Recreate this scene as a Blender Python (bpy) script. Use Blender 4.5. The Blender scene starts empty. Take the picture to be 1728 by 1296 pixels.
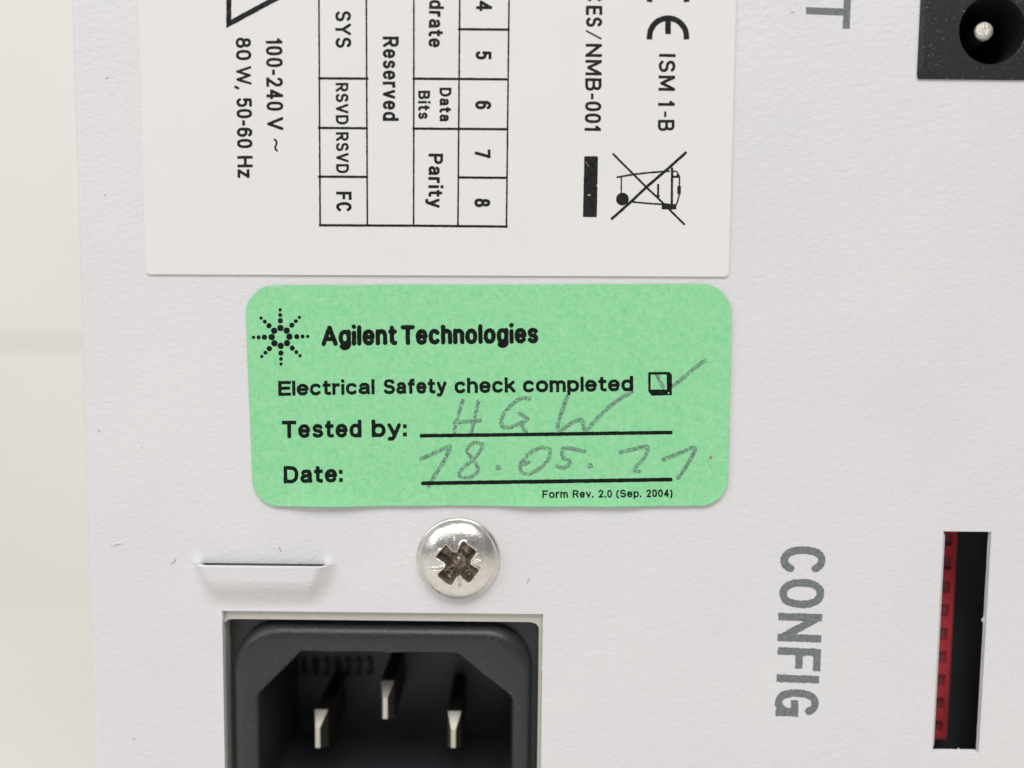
import bpy, math, random
import numpy as np
from mathutils import Vector, Matrix

# ------------------------------------------------------------------ camera, world, lamps
scene = bpy.context.scene
F_PX = 1200.0                       # focal length in photograph pixels (1728 wide)
TILT, ROLL = math.atan(0.068), 0.0105
FWD = Vector((0, math.cos(TILT), -math.sin(TILT)))
_r, _u = Vector((1, 0, 0)), Vector((0, math.sin(TILT), math.cos(TILT)))
RIGHT = _r * math.cos(ROLL) + _u * math.sin(ROLL)
UP = _u * math.cos(ROLL) - _r * math.sin(ROLL)
P0 = Vector((0, 0, 0.150))          # where the optical axis meets the rear panel (plane y = 0)
CAM = P0 - FWD * 0.060
cam = bpy.data.cameras.new('camera')
cam_o = bpy.data.objects.new('camera', cam)
scene.collection.objects.link(cam_o)
m = Matrix((RIGHT, UP, -FWD)).transposed().to_4x4()
m.translation = CAM
cam_o.matrix_world = m
cam.sensor_width = 36.0
cam.lens = 36.0 * F_PX / 1728.0
cam.clip_start, cam.clip_end = 0.002, 20.0
cam.dof.use_dof = True
cam.dof.focus_distance = 0.0600
cam.dof.aperture_fstop = 9.5
scene.camera = cam_o

world = bpy.data.worlds.new('World')
scene.world = world
world.use_nodes = True
bg = world.node_tree.nodes['Background']
bg.inputs['Color'].default_value = (0.97, 0.985, 1.0, 1)
bg.inputs['Strength'].default_value = 0.20

def area(name, loc, target, sx, sy, power, col):
    l = bpy.data.lights.new(name, 'AREA')
    l.shape = 'RECTANGLE'; l.size = sx; l.size_y = sy; l.energy = power; l.color = col
    o = bpy.data.objects.new(name, l)
    scene.collection.objects.link(o)
    o.location = loc
    o.rotation_euler = (Vector(target) - Vector(loc)).to_track_quat('-Z', 'Y').to_euler()
    return o
area('ceiling_lamp', (0.08, -0.66, 1.12), (0, 0, 0.15), 1.1, 0.5, 11.6, (1.0, 0.975, 0.955))
area('side_lamp', (-0.9, -0.55, 0.75), (0, 0, 0.15), 0.5, 0.7, 4.0, (0.95, 0.97, 1.0))

scene.view_settings.view_transform = 'Standard'
scene.view_settings.look = 'None'
scene.view_settings.exposure = 0.0
scene.view_settings.gamma = 1.0
scene.view_settings.use_curve_mapping = False

# ------------------------------------------------------------------ helpers
rng = np.random.default_rng(7)
random.seed(7)
MM = 0.001

def P(px, py, depth=0.0):
    """Photograph pixel -> point on the plane `depth` metres behind the rear panel."""
    d = RIGHT * ((px - 864) / F_PX) - UP * ((py - 648) / F_PX) + FWD
    return CAM + d * ((depth - CAM.y) / d.y)

def P_arr(px, py, depth=0.0):
    d = (np.outer((px - 864) / F_PX, RIGHT) - np.outer((py - 648) / F_PX, UP) + np.array(FWD))
    t = (depth - CAM.y) / d[:, 1]
    return np.array(CAM) + d * t[:, None]

def tag(o, label=None, cat=None, group=None, kind=None):
    for k, v in (('label', label), ('category', cat), ('group', group), ('kind', kind)):
        if v: o[k] = v
    return o

def thing(name, label, cat, loc):
    o = bpy.data.objects.new(name, None)
    o.empty_display_size = 0.005
    scene.collection.objects.link(o)
    o.location = loc
    bpy.context.view_layer.update()
    return tag(o, label, cat)

def mesh_obj(name, verts, faces, mat, parent=None, smooth=False, mats=None, label=None):
    me = bpy.data.meshes.new(name)
    me.from_pydata([tuple(v) for v in verts], [], [tuple(f) for f in faces])
    me.validate()
    for mm in (mats or [mat]): me.materials.append(mm)
    if smooth: me.polygons.foreach_set('use_smooth', [True] * len(me.polygons))
    me.update()
    o = bpy.data.objects.new(name, me)
    scene.collection.objects.link(o)
    if parent:
        base = parent.location.copy()
        pp = parent.parent
        while pp: base += pp.location; pp = pp.parent
        if parent.type == 'MESH' and parent.parent is None: pass
        me.transform(Matrix.Translation(-base))
        o.parent = parent
    if label: o['label'] = label
    return o

class Geo:
    def __init__(s): s.v, s.f = [], []
    def add(s, pts):
        i = len(s.v); s.v += [Vector(p) for p in pts]; return list(range(i, i + len(pts)))
    def quad(s, a, b, c, d): s.f.append(s.add([a, b, c, d]))
    def bridge(s, A, B, closed=True):
        n = len(A)
        for i in range(n if closed else n - 1):
            j = (i + 1) % n
            s.f.append([A[i], A[j], B[j], B[i]])
    def build(s, name, mat, parent=None, smooth=False, **k):
        return mesh_obj(name, s.v, s.f, mat, parent, smooth, **k)

def recalc(o, smooth_angle=None):
    import bmesh
    bm = bmesh.new(); bm.from_mesh(o.data)
    bmesh.ops.remove_doubles(bm, verts=bm.verts, dist=1e-7)
    bmesh.ops.recalc_face_normals(bm, faces=bm.faces)
    if smooth_angle is not None:
        for f in bm.faces: f.smooth = True
        for e in bm.edges:
            e.smooth = not (len(e.link_faces) == 2 and e.calc_face_angle(0) > smooth_angle)
    bm.to_mesh(o.data); bm.free(); o.data.update()
    return o

# ------------------------------------------------------------------ materials
def s2l(r, g, b):
    f = lambda c: (c / 255) / 12.92 if c / 255 <= 0.04045 else ((c / 255 + 0.055) / 1.055) ** 2.4
    return (f(r), f(g), f(b), 1)

def material(name, col, rough=0.5, metal=0.0, spec=0.5):
    mt = bpy.data.materials.new(name); mt.use_nodes = True
    b = mt.node_tree.nodes['Principled BSDF']
    b.inputs['Base Color'].default_value = col
    b.inputs['Roughness'].default_value = rough
    b.inputs['Metallic'].default_value = metal
    b.inputs['Specular IOR Level'].default_value = spec
    return mt, mt.node_tree.nodes, mt.node_tree.links, b

def coords(N, L, scale=(1000, 1000, 1000), rot=(0, 0, 0)):
    tc = N.new('ShaderNodeTexCoord'); mp = N.new('ShaderNodeMapping')
    mp.inputs['Scale'].default_value = scale
    mp.inputs['Rotation'].default_value = rot
    L.new(tc.outputs['Object'], mp.inputs['Vector'])
    return mp.outputs['Vector']

def noise(N, L, vec, scale, detail=3, rough=0.55, dist=0.0):
    n = N.new('ShaderNodeTexNoise')
    n.inputs['Scale'].default_value = scale
    n.inputs['Detail'].default_value = detail
    n.inputs['Roughness'].default_value = rough
    n.inputs['Distortion'].default_value = dist
    L.new(vec, n.inputs['Vector'])
    return n.outputs['Fac']

def ramp(N, L, fac, stops):
    r = N.new('ShaderNodeValToRGB')
    e = r.color_ramp.elements
    while len(e) < len(stops): e.new(0.5)
    for el, (p, c) in zip(e, stops):
        el.position = p; el.color = c if len(c) == 4 else (*c, 1)
    L.new(fac, r.inputs['Fac'])
    return r.outputs['Color']

def mix(N, L, fac, a, b, mode='MIX'):
    x = N.new('ShaderNodeMix'); x.data_type = 'RGBA'; x.blend_type = mode
    for sock, v in ((x.inputs['Factor'], fac), (x.inputs['A'], a), (x.inputs['B'], b)):
        if hasattr(v, 'is_linked'): L.new(v, sock)
        else: sock.default_value = v
    return x.outputs['Result']

def bump(N, L, b, h, strength, dist, prev=None):
    n = N.new('ShaderNodeBump')
    n.inputs['Strength'].default_value = strength
    n.inputs['Distance'].default_value = dist
    L.new(h, n.inputs['Height'])
    if prev: L.new(prev, n.inputs['Normal'])
    L.new(n.outputs['Normal'], b.inputs['Normal'])
    return n.outputs['Normal']

# powder-coated sheet metal
M_PAINT, N, L, B = material('powder_coat', (0.73, 0.715, 0.72, 1), 0.48, 0, 0.4)
v = coords(N, L)
big = noise(N, L, v, 0.06, 2)
base = ramp(N, L, big, [(0.3, (0.735, 0.725, 0.742)), (0.7, (0.765, 0.758, 0.764))])
speck = noise(N, L, v, 1.3, 1)
sf = ramp(N, L, speck, [(0.80, (0, 0, 0)), (0.83, (0.7, 0.7, 0.7))])
sv = N.new('ShaderNodeRGBToBW'); L.new(sf, sv.inputs[0])
L.new(mix(N, L, sv.outputs[0], base, (0.42, 0.40, 0.38, 1)), B.inputs['Base Color'])
v2 = coords(N, L, (1000, 1000, 1500), (0, 0.35, 0))
h1 = noise(N, L, v2, 1.5, 4, 0.62, 0.3)
p1 = bump(N, L, B, h1, 0.9, 0.00008)
h2 = noise(N, L, v, 5.0, 2, 0.5)
bump(N, L, B, h2, 0.4, 0.00003, p1)

# glossy white label film
M_LABEL, N, L, B = material('label_film', (0.78, 0.765, 0.745, 1), 0.38, 0, 0.4)
v = coords(N, L)
L.new(ramp(N, L, noise(N, L, v, 0.08, 2), [(0.3, (0.805, 0.79, 0.78)), (0.7, (0.825, 0.812, 0.80))]), B.inputs['Base Color'])
bump(N, L, B, noise(N, L, v, 0.9, 3), 0.12, 0.00003)

# green paper with fibres
M_GREEN, N, L, B = material('green_paper', s2l(140, 214, 158), 0.8, 0, 0.25)
v = coords(N, L)
n1 = noise(N, L, v, 2.6, 5, 0.7)
c1 = ramp(N, L, n1, [(0.30, s2l(126, 212, 150)), (0.5, s2l(146, 218, 162)), (0.72, s2l(166, 222, 176))])
vf = coords(N, L, (700, 1000, 5200), (0, 0.25, 0))
n2 = noise(N, L, vf, 1.5, 2, 0.5, 0.6)
f2 = ramp(N, L, n2, [(0.60, (0, 0, 0)), (0.78, (0.6, 0.6, 0.6))])
vg = coords(N, L, (2600, 1000, 900), (0, -0.5, 0))
n3 = noise(N, L, vg, 1.2, 2, 0.5, 0.5)
f3 = ramp(N, L, n3, [(0.62, (0, 0, 0)), (0.8, (0.55, 0.55, 0.55))])
c2 = mix(N, L, f2, c1, s2l(186, 226, 188))
L.new(mix(N, L, f3, c2, s2l(112, 200, 138)), B.inputs['Base Color'])
bump(N, L, B, noise(N, L, v, 6, 3, 0.6), 0.35, 0.00002)

M_RIM, N, L, B = material('paper_edge', s2l(205, 226, 206), 0.85)

def ink_mat(name, a, b, rough=0.5):
    mt, N, L, B = material(name, a, rough, 0, 0.15)
    v = coords(N, L)
    L.new(ramp(N, L, noise(N, L, v, 3.5, 4, 0.65), [(0.35, a), (0.7, b)]), B.inputs['Base Color'])
    return mt
M_INK = ink_mat('label_ink', s2l(20, 19, 20), s2l(48, 48, 50), 0.6)
M_TONER = ink_mat('toner', s2l(8, 14, 11), s2l(28, 36, 32), 0.75)
M_GREYINK = ink_mat('panel_ink', s2l(106, 111, 112), s2l(136, 140, 141), 0.55)
M_SCUFF = ink_mat('dust', s2l(150, 146, 143), s2l(188, 184, 181), 0.8)
M_BROWN = ink_mat('brown_speck', s2l(150, 130, 70), s2l(170, 140, 80), 0.7)

# pencil: graphite sitting on the paper's high spots
M_PENCIL, N, L, B = material('graphite', s2l(100, 125, 112), 0.55)
v = coords(N, L)
L.new(ramp(N, L, noise(N, L, v, 8.0, 4, 0.75), [(0.36, s2l(80, 96, 92)), (0.48, s2l(106, 140, 120)), (0.62, s2l(138, 204, 154))]), B.inputs['Base Color'])

M_STEEL, N, L, B = material('nickel_screw', (0.78, 0.75, 0.70, 1), 0.22, 1.0)
v = coords(N, L)
L.new(ramp(N, L, noise(N, L, v, 2.2, 4, 0.6), [(0.3, (0.70, 0.67, 0.63)), (0.7, (0.84, 0.81, 0.76))]), B.inputs['Base Color'])
rr = ramp(N, L, noise(N, L, v, 0.8, 3, 0.6), [(0.3, (0.24,) * 3), (0.75, (0.42,) * 3)])
bw = N.new('ShaderNodeRGBToBW'); L.new(rr, bw.inputs[0]); L.new(bw.outputs[0], B.inputs['Roughness'])
bump(N, L, B, noise(N, L, v, 4, 3, 0.6), 0.06, 0.00003)

M_PIN, N, L, B = material('tinned_brass', (0.68, 0.64, 0.56, 1), 0.36, 1.0)
v = coords(N, L)
bump(N, L, B, noise(N, L, v, 6, 3), 0.2, 0.00003)
M_JACKPIN, N, L, B = material('worn_pin', (0.86, 0.82, 0.76, 1), 0.5, 0.85)
v = coords(N, L)
L.new(ramp(N, L, noise(N, L, v, 3, 4, 0.7), [(0.3, (0.62, 0.56, 0.47)), (0.6, (0.90, 0.87, 0.82))]), B.inputs['Base Color'])
bump(N, L, B, noise(N, L, v, 3, 4, 0.7), 1.0, 0.00015)

M_SHAFT, N, L, B = material('shaded_pin_shaft', (0.10, 0.09, 0.075, 1), 0.5, 1.0)  # dark base colour stands in for the shade around the pin shafts
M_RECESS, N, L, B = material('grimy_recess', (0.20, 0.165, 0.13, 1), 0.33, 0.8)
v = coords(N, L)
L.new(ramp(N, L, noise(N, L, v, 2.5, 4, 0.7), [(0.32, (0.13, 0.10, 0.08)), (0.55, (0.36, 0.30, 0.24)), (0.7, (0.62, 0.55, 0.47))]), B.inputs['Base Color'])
M_BARE, N, L, B = material('bare_sheet_metal', (0.60, 0.57, 0.52, 1), 0.5, 0.35)
v = coords(N, L, (3000, 1000, 300))
L.new(ramp(N, L, noise(N, L, v, 1.0, 3), [(0.3, (0.60, 0.57, 0.525)), (0.7, (0.63, 0.60, 0.555))]), B.inputs['Base Color'])

def plastic(name, col, rough, bs, sc, spk=None):
    mt, N, L, B = material(name, col, rough, 0, 0.5)
    v = coords(N, L)
    bump(N, L, B, noise(N, L, v, sc, 3, 0.6), bs, 0.00004)
    if spk:
        s = ramp(N, L, noise(N, L, v, 4.5, 3, 0.7), [(spk, col), (spk + 0.06, s2l(125, 127, 129))])
        L.new(s, B.inputs['Base Color'])
    return mt
M_BLACK = plastic('black_nylon', (0.024, 0.026, 0.030, 1), 0.34, 1.0, 5.0, 0.67)
M_JACK = plastic('black_connector_plastic', (0.009, 0.011, 0.013, 1), 0.5, 1.0, 3.0, 0.64)
M_JACKIN = plastic('socket_bore', (0.006, 0.006, 0.007, 1), 0.6, 0.1, 3.0)
M_RED = plastic('red_plastic', (0.90, 0.10, 0.125, 1), 0.4, 0.1, 3.0)
M_SLIDER = plastic('slider_plastic', (0.36, 0.11, 0.13, 1), 0.5, 0.1, 3.0)
M_DARK = plastic('dark_interior', (0.13, 0.17, 0.18, 1), 0.7, 0.1, 3.0)
M_CODE = plastic('moulded_code', (0.002, 0.002, 0.002, 1), 0.8, 0.1, 3.0)

M_WALL, N, L, B = material('cream_wall', (0.78, 0.765, 0.71, 1), 0.6, 0, 0.3)
v = coords(N, L, (1, 1, 1))
L.new(ramp(N, L, noise(N, L, v, 6, 3), [(0.3, (0.795, 0.78, 0.738)), (0.7, (0.82, 0.805, 0.765))]), B.inputs['Base Color'])

# ------------------------------------------------------------------ flat shapes with real outlines (signed distance -> mesh)
def vnoise(X, Y, cell, seed):
    r = np.random.default_rng(seed).random((257, 257))
    gx, gy = X / cell, Y / cell
    ix, iy = np.floor(gx).astype(int), np.floor(gy).astype(int)
    fx, fy = gx - ix, gy - iy
    fx, fy = fx * fx * (3 - 2 * fx), fy * fy * (3 - 2 * fy)
    ix %= 256; iy %= 256
    return ((r[ix, iy] * (1 - fx) + r[ix + 1, iy] * fx) * (1 - fy) +
            (r[ix, iy + 1] * (1 - fx) + r[ix + 1, iy + 1] * fx) * fy) - 0.5

class Field:
    def __init__(s, x0, y0, x1, y1, step):
        s.step = step
        s.xs = np.arange(x0, x1 + step, step); s.ys = np.arange(y0, y1 + step, step)
        s.d = np.full((len(s.xs), len(s.ys)), 50.0)
    def win(s, x0, y0, x1, y1, pad):
        i0, i1 = np.searchsorted(s.xs, [x0 - pad, x1 + pad]); j0, j1 = np.searchsorted(s.ys, [y0 - pad, y1 + pad])
        sl = (slice(max(i0 - 1, 0), i1 + 1), slice(max(j0 - 1, 0), j1 + 1))
        X, Y = np.meshgrid(s.xs[sl[0]], s.ys[sl[1]], indexing='ij')
        return sl, X, Y
    def put(s, sl, d): s.d[sl] = np.minimum(s.d[sl], d)
    def seg(s, p, q, r, cut0=False, cut1=False):
        (ax, ay), (bx, by) = p, q
        ln = math.hypot(bx - ax, by - ay)
        ux, uy = ((bx - ax) / ln, (by - ay) / ln) if ln > 1e-6 else (1, 0)
        if cut0: ax, ay = ax - ux * r, ay - uy * r
        if cut1: bx, by = bx + ux * r, by + uy * r
        sl, X, Y = s.win(min(ax, bx), min(ay, by), max(ax, bx), max(ay, by), r + 4)
        ln = math.hypot(bx - ax, by - ay)
        a = (X - ax) * ux + (Y - ay) * uy
        t = np.clip(a, 0, ln)
        d = np.hypot(X - ax - t * ux, Y - ay - t * uy) - r
        if cut0: d = np.maximum(d, -a)
        if cut1: d = np.maximum(d, a - ln)
        s.put(sl, d)
    def line(s, pts, w, square=None):
        r = w / 2
        n = len(pts) - 1
        for i in range(n):
            dx, dy = pts[i + 1][0] - pts[i][0], pts[i + 1][1] - pts[i][1]
            ln = math.hypot(dx, dy) or 1
            ax = max(abs(dx), abs(dy)) / ln > 0.985 if square is None else square
            s.seg(pts[i], pts[i + 1], r, ax and i == 0, ax and i == n - 1)
    def disc(s, c, r):
        sl, X, Y = s.win(c[0], c[1], c[0], c[1], r + 4)
        s.put(sl, np.hypot(X - c[0], Y - c[1]) - r)
    def poly(s, pts):
        xs = [p[0] for p in pts]; ys = [p[1] for p in pts]
        sl, X, Y = s.win(min(xs), min(ys), max(xs), max(ys), 4)
        d = np.full(X.shape, 50.0); ins = np.zeros(X.shape, bool)
        for (ax, ay), (bx, by) in zip(pts, pts[1:] + pts[:1]):
            ex, ey = bx - ax, by - ay
            t = np.clip(((X - ax) * ex + (Y - ay) * ey) / (ex * ex + ey * ey + 1e-12), 0, 1)
            d = np.minimum(d, np.hypot(X - ax - t * ex, Y - ay - t * ey))
            c = (ay > Y) != (by > Y)
            ins ^= c & (X < (bx - ax) * (Y - ay) / ((by - ay) if abs(by - ay) > 1e-9 else 1e-9) + ax)
        s.put(sl, np.where(ins, -d, d))
    def cut(s, other): s.d = np.maximum(s.d, -other.d)
    def rough(s, amp, cell=3.0, seed=1):
        X, Y = np.meshgrid(s.xs, s.ys, indexing='ij')
        s.d = s.d + amp * 2 * vnoise(X, Y, cell, seed) + amp * vnoise(X, Y, cell * 0.45, seed + 1)
    def mesh(s):
        d = s.d.copy()
        d[np.abs(d) < 1e-4] = 1e-4
        ins = d < 0
        nx, ny = d.shape
        vx, vy = [], []
        node = np.full((nx, ny), -1)
        I, J = np.nonzero(ins)
        node[I, J] = np.arange(len(I)); cnt = len(I)
        vx.append(s.xs[I]); vy.append(s.ys[J])
        eh = np.full((nx, ny), -1); ev = np.full((nx, ny), -1)
        I, J = np.nonzero(ins[:-1] != ins[1:])
        t = d[I, J] / (d[I, J] - d[I + 1, J]); t = np.clip(t, 0.02, 0.98)
        eh[I, J] = cnt + np.arange(len(I)); cnt += len(I)
        vx.append(s.xs[I] + t * s.step); vy.append(s.ys[J])
        I, J = np.nonzero(ins[:, :-1] != ins[:, 1:])
        t = d[I, J] / (d[I, J] - d[I, J + 1]); t = np.clip(t, 0.02, 0.98)
        ev[I, J] = cnt + np.arange(len(I)); cnt += len(I)
        vx.append(s.xs[I]); vy.append(s.ys[J] + t * s.step)
        k = ins[:-1, :-1].astype(int) + ins[1:, :-1] + ins[1:, 1:] + ins[:-1, 1:]
        I, J = np.nonzero(k == 4)
        faces = np.stack([node[I, J], node[I + 1, J], node[I + 1, J + 1], node[I, J + 1]], 1).tolist()
        I, J = np.nonzero((k > 0) & (k < 4))
        for i, j in zip(I.tolist(), J.tolist()):
            f = []
            for (a, b, e) in ((i, j, eh[i, j]), (i + 1, j, ev[i + 1, j]), (i + 1, j + 1, eh[i, j + 1]), (i, j + 1, ev[i, j])):
                if node[a, b] >= 0: f.append(int(node[a, b]))
                if e >= 0: f.append(int(e))
            if len(f) > 2: faces.append(f)
        return np.concatenate(vx), np.concatenate(vy), faces

def sheet(name, field, mat, parent, height, depth=0.0, **k):
    """Field in photograph pixels -> sheet standing `height(px,py)` metres proud of the plane."""
    px, py, faces = field.mesh()
    w = P_arr(px, py, depth)
    h = height(px, py) if callable(height) else height
    w[:, 1] -= h
    return mesh_obj(name, w.tolist(), faces, mat, parent, **k)

# ------------------------------------------------------------------ stroke lettering
def arc(cx, cy, rx, ry, a0, a1, n=16, e=2.3):
    out = []
    for i in range(n + 1):
        a = math.radians(a0 + (a1 - a0) * i / n)
        c, s_ = math.cos(a), math.sin(a)
        out.append((cx + rx * math.copysign(abs(c) ** (2 / e), c), cy + ry * math.copysign(abs(s_) ** (2 / e), s_)))
    return out
X = 0.73
bowl = lambda cx=.24: arc(cx, X / 2, .24, X / 2, 0, 360, 26)
arch = lambda x0, w: [(x0, .42)] + arc(x0 + w / 2, .45, w / 2, X - .45, 180, 0, 10) + [(x0 + w, 0)]
G = {
 'A': (.72, [[(0, 0), (.36, 1), (.72, 0)], [(.12, .3), (.6, .3)]]),
 'B': (.58, [[(0, 0), (0, 1)], [(0, 1), (.34, 1)] + arc(.34, .765, .2, .235, 90, -90, 10) + [(0, .53)],
             [(0, .53), (.34, .53)] + arc(.34, .265, .24, .265, 90, -90, 10) + [(0, 0)]]),
 'C': (.62, [arc(.31, .5, .31, .5, 38, 322, 26)]),
 'D': (.62, [[(0, 0), (0, 1)], [(0, 1), (.28, 1)] + arc(.28, .5, .34, .5, 90, -90, 14) + [(0, 0)]]),
 'E': (.52, [[(0, 0), (0, 1)], [(0, 1), (.52, 1)], [(0, .52), (.47, .52)], [(0, 0), (.52, 0)]]),
 'F': (.48, [[(0, 0), (0, 1)], [(0, 1), (.48, 1)], [(0, .5), (.42, .5)]]),
 'G': (.64, [arc(.32, .5, .32, .5, 38, 335, 26) + [(.62, .44)], [(.62, .44), (.36, .44)], [(.64, .44), (.64, .02)]]),
 'H': (.6, [[(0, 0), (0, 1)], [(.6, 0), (.6, 1)], [(0, .52), (.6, .52)]]),
 'I': (0, [[(0, 0), (0, 1)]]),
 'M': (.76, [[(0, 0), (0, 1)], [(.76, 0), (.76, 1)], [(0.03, 1), (.38, .12), (.73, 1)]]),
 'N': (.62, [[(0, 0), (0, 1)], [(.62, 0), (.62, 1)], [(0, 1), (.62, 0)]]),
 'O': (.66, [arc(.33, .5, .33, .5, 0, 360, 30)]),
 'P': (.56, [[(0, 0), (0, 1)], [(0, 1), (.32, 1)] + arc(.32, .735, .24, .265, 90, -90, 10) + [(0, .47)]]),
 'R': (.58, [[(0, 0), (0, 1)], [(0, 1), (.32, 1)] + arc(.32, .74, .24, .26, 90, -90, 10) + [(0, .48)], [(.28, .48), (.58, 0)]]),
 'S': (.56, [arc(.28, .755, .26, .245, 25, 270, 18, 2.1) + arc(.28, .255, .28, .255, 90, -155, 18, 2.1)]),
 'T': (.62, [[(0, 1), (.62, 1)], [(.31, 0), (.31, 1)]]),
 'V': (.64, [[(0, 1), (.32, 0), (.64, 1)]]),
 'W': (.94, [[(0, 1), (.235, 0), (.47, .95), (.705, 0), (.94, 1)]]),
 'Y': (.66, [[(0, 1), (.33, .45), (.66, 1)], [(.33, .45), (.33, 0)]]),
 'a': (.46, [arc(.23, .5, .21, .23, 155, 0, 10) + [(.44, .12), (.46, 0)], [(.44, .42), (.2, .39)] + arc(.2, .195, .2, .195, 90, 270, 10) + [(.32, .04), (.44, .2)]]),
 'b': (.48, [[(0, 0), (0, 1)], bowl()]),
 'c': (.46, [arc(.24, X / 2, .24, X / 2, 42, 318, 20)]),
 'd': (.48, [[(.48, 0), (.48, 1)], bowl()]),
 'e': (.48, [[(0, .38), (.48, .38)] + arc(.24, X / 2, .24, X / 2, 5, 322, 22)]),
 'f': (.28, [[(.1, 0), (.1, .84)] + arc(.27, .84, .17, .16, 180, 95, 6), [(0, .7), (.26, .7)]]),
 'g': (.48, [bowl(), [(.48, X), (.48, -.08)] + arc(.25, -.08, .23, .19, 0, -150, 10)]),
 'h': (.44, [[(0, 0), (0, 1)], arch(0, .44)]),
 'i': (0, [[(0, 0), (0, .66)], [(0, 1.04), (0, 1.05)]]),
 'k': (.44, [[(0, 0), (0, 1)], [(.40, X), (0, .27)], [(.15, .44), (.44, 0)]]),
 'l': (0, [[(0, 0), (0, 1)]]),
 'm': (.72, [[(0, 0), (0, X)], arch(0, .36), arch(.36, .36)]),
 'n': (.44, [[(0, 0), (0, X)], arch(0, .44)]),
 'o': (.5, [arc(.25, X / 2, .25, X / 2, 0, 360, 26)]),
 'p': (.48, [[(0, -.27), (0, X)], bowl()]),
 'r': (.25, [[(0, 0), (0, X)], [(0, .42)] + arc(.22, .45, .22, X - .45, 180, 85, 7)]),
 's': (.42, [arc(.21, .55, .19, .18, 25, 270, 12, 2.1) + arc(.21, .185, .21, .185, 90, -155, 12, 2.1)]),
 't': (.28, [[(.1, .95), (.1, .14)] + arc(.26, .14, .16, .14, 180, 275, 6), [(0, .71), (.27, .71)]]),
 'u': (.44, [[(0, X), (0, .3)] + arc(.22, .28, .22, .28, 180, 360, 10), [(.44, X), (.44, 0)]]),
 'v': (.46, [[(0, X), (.23, 0), (.46, X)]]),
 'y': (.46, [[(0, X), (.24, .02)], [(.46, X), (.2, -.16), (.12, -.27), (.02, -.26)]]),
 'z': (.40, [[(0, X), (.40, X)], [(.4, X), (0, 0)], [(0, 0), (.40, 0)]]),
 '0': (.52, [arc(.26, .5, .26, .5, 0, 360, 30, 2.6)]),
 '1': (.20, [[(0, .8), (.2, 1)], [(.2, 1), (.2, 0)]]),
 '2': (.52, [arc(.26, .72, .25, .28, 165, -25, 14) + [(.02, 0)], [(0, 0), (.52, 0)]]),
 '3': (.52, [arc(.25, .76, .22, .24, 155, -80, 14) + arc(.25, .27, .27, .27, 80, -155, 16)]),
 '4': (.56, [[(.42, 0), (.42, 1)], [(.42, 1), (0, .26), (.56, .26)]]),
 '5': (.52, [[(.5, 1), (.07, 1), (.04, .52)] + arc(.26, .32, .26, .32, 125, -150, 16)]),
 '6': (.52, [arc(.26, .31, .26, .31, 0, 360, 22), arc(.28, .62, .28, .38, 40, 180, 12) + [(0, .31)]]),
 '7': (.5, [[(0, 1), (.5, 1)], [(.5, 1), (.18, 0)]]),
 '8': (.52, [arc(.26, .765, .21, .235, 0, 360, 20), arc(.26, .27, .26, .27, 0, 360, 22)]),
 '9': (.52, [arc(.26, .69, .26, .31, 0, 360, 22), arc(.24, .38, .28, .38, -140, 0, 12) + [(.52, .69)]]),
 '-': (.20, [[(0, .43), (.20, .43)]]),
 '.': (0, [[(0, 0), (0, .02)]]),
 ',': (.08, [[(.08, .04), (0, -.16)]]),
 ':': (0, [[(0, .03), (0, .05)], [(0, .62), (0, .64)]]),
 '/': (.34, [[(0, 0), (.34, 1)]]),
 '~': (.42, [[(0, .42), (.06, .52), (.13, .55), (.21, .5), (.29, .44), (.36, .46), (.42, .56)]]),
 '(': (.16, [arc(.26, .38, .26, .62, 115, 245, 10, 2)]),
 ')': (.16, [arc(-.10, .38, .26, .62, 65, -65, 10, 2)]),
}

def word(field, txt, p0, p1, H, s, track=0.11, square=None):
    """Set txt so its ink runs along the baseline p0 -> p1 with cap height H and stroke s (all pixels)."""
    ln = math.hypot(p1[0] - p0[0], p1[1] - p0[1])
    u = ((p1[0] - p0[0]) / ln, (p1[1] - p0[1]) / ln); v = (u[1], -u[0])
    W = sum(G[c][0] for c in txt)
    hh = H - s
    k = (ln - len(txt) * s - (len(txt) - 1) * track * H) / (W * hh) if W > 0 else 1
    x = s / 2
    for c in txt:
        w, strokes = G[c]
        for st in strokes:
            pts = []
            for (a, b) in st:
                X_, Y_ = x + a * k * hh, s / 2 + b * hh
                pts.append((p0[0] + u[0] * X_ + v[0] * Y_, p0[1] + u[1] * X_ + v[1] * Y_))
            field.line(pts, s, square)
        x += w * k * hh + s + track * H
    return k

def lettering(name, words, mat, parent, height, step=0.5, rough=0.3, depth=0.0, seed=1, label=None):
    xs = [q for w in words for q in (w[1][0], w[2][0])]; ys = [q for w in words for q in (w[1][1], w[2][1])]
    pad = max(w[3] for w in words) * 1.5 + 4
    f = Field(min(xs) - pad, min(ys) - pad, max(xs) + pad, max(ys) + pad, step)
    for w in words: word(f, w[0], w[1], w[2], w[3], w[4], *(w[5:]))
    if rough: f.rough(rough, 3.0, seed)
    return sheet(name, f, mat, parent, height, depth, label=label)

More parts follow.
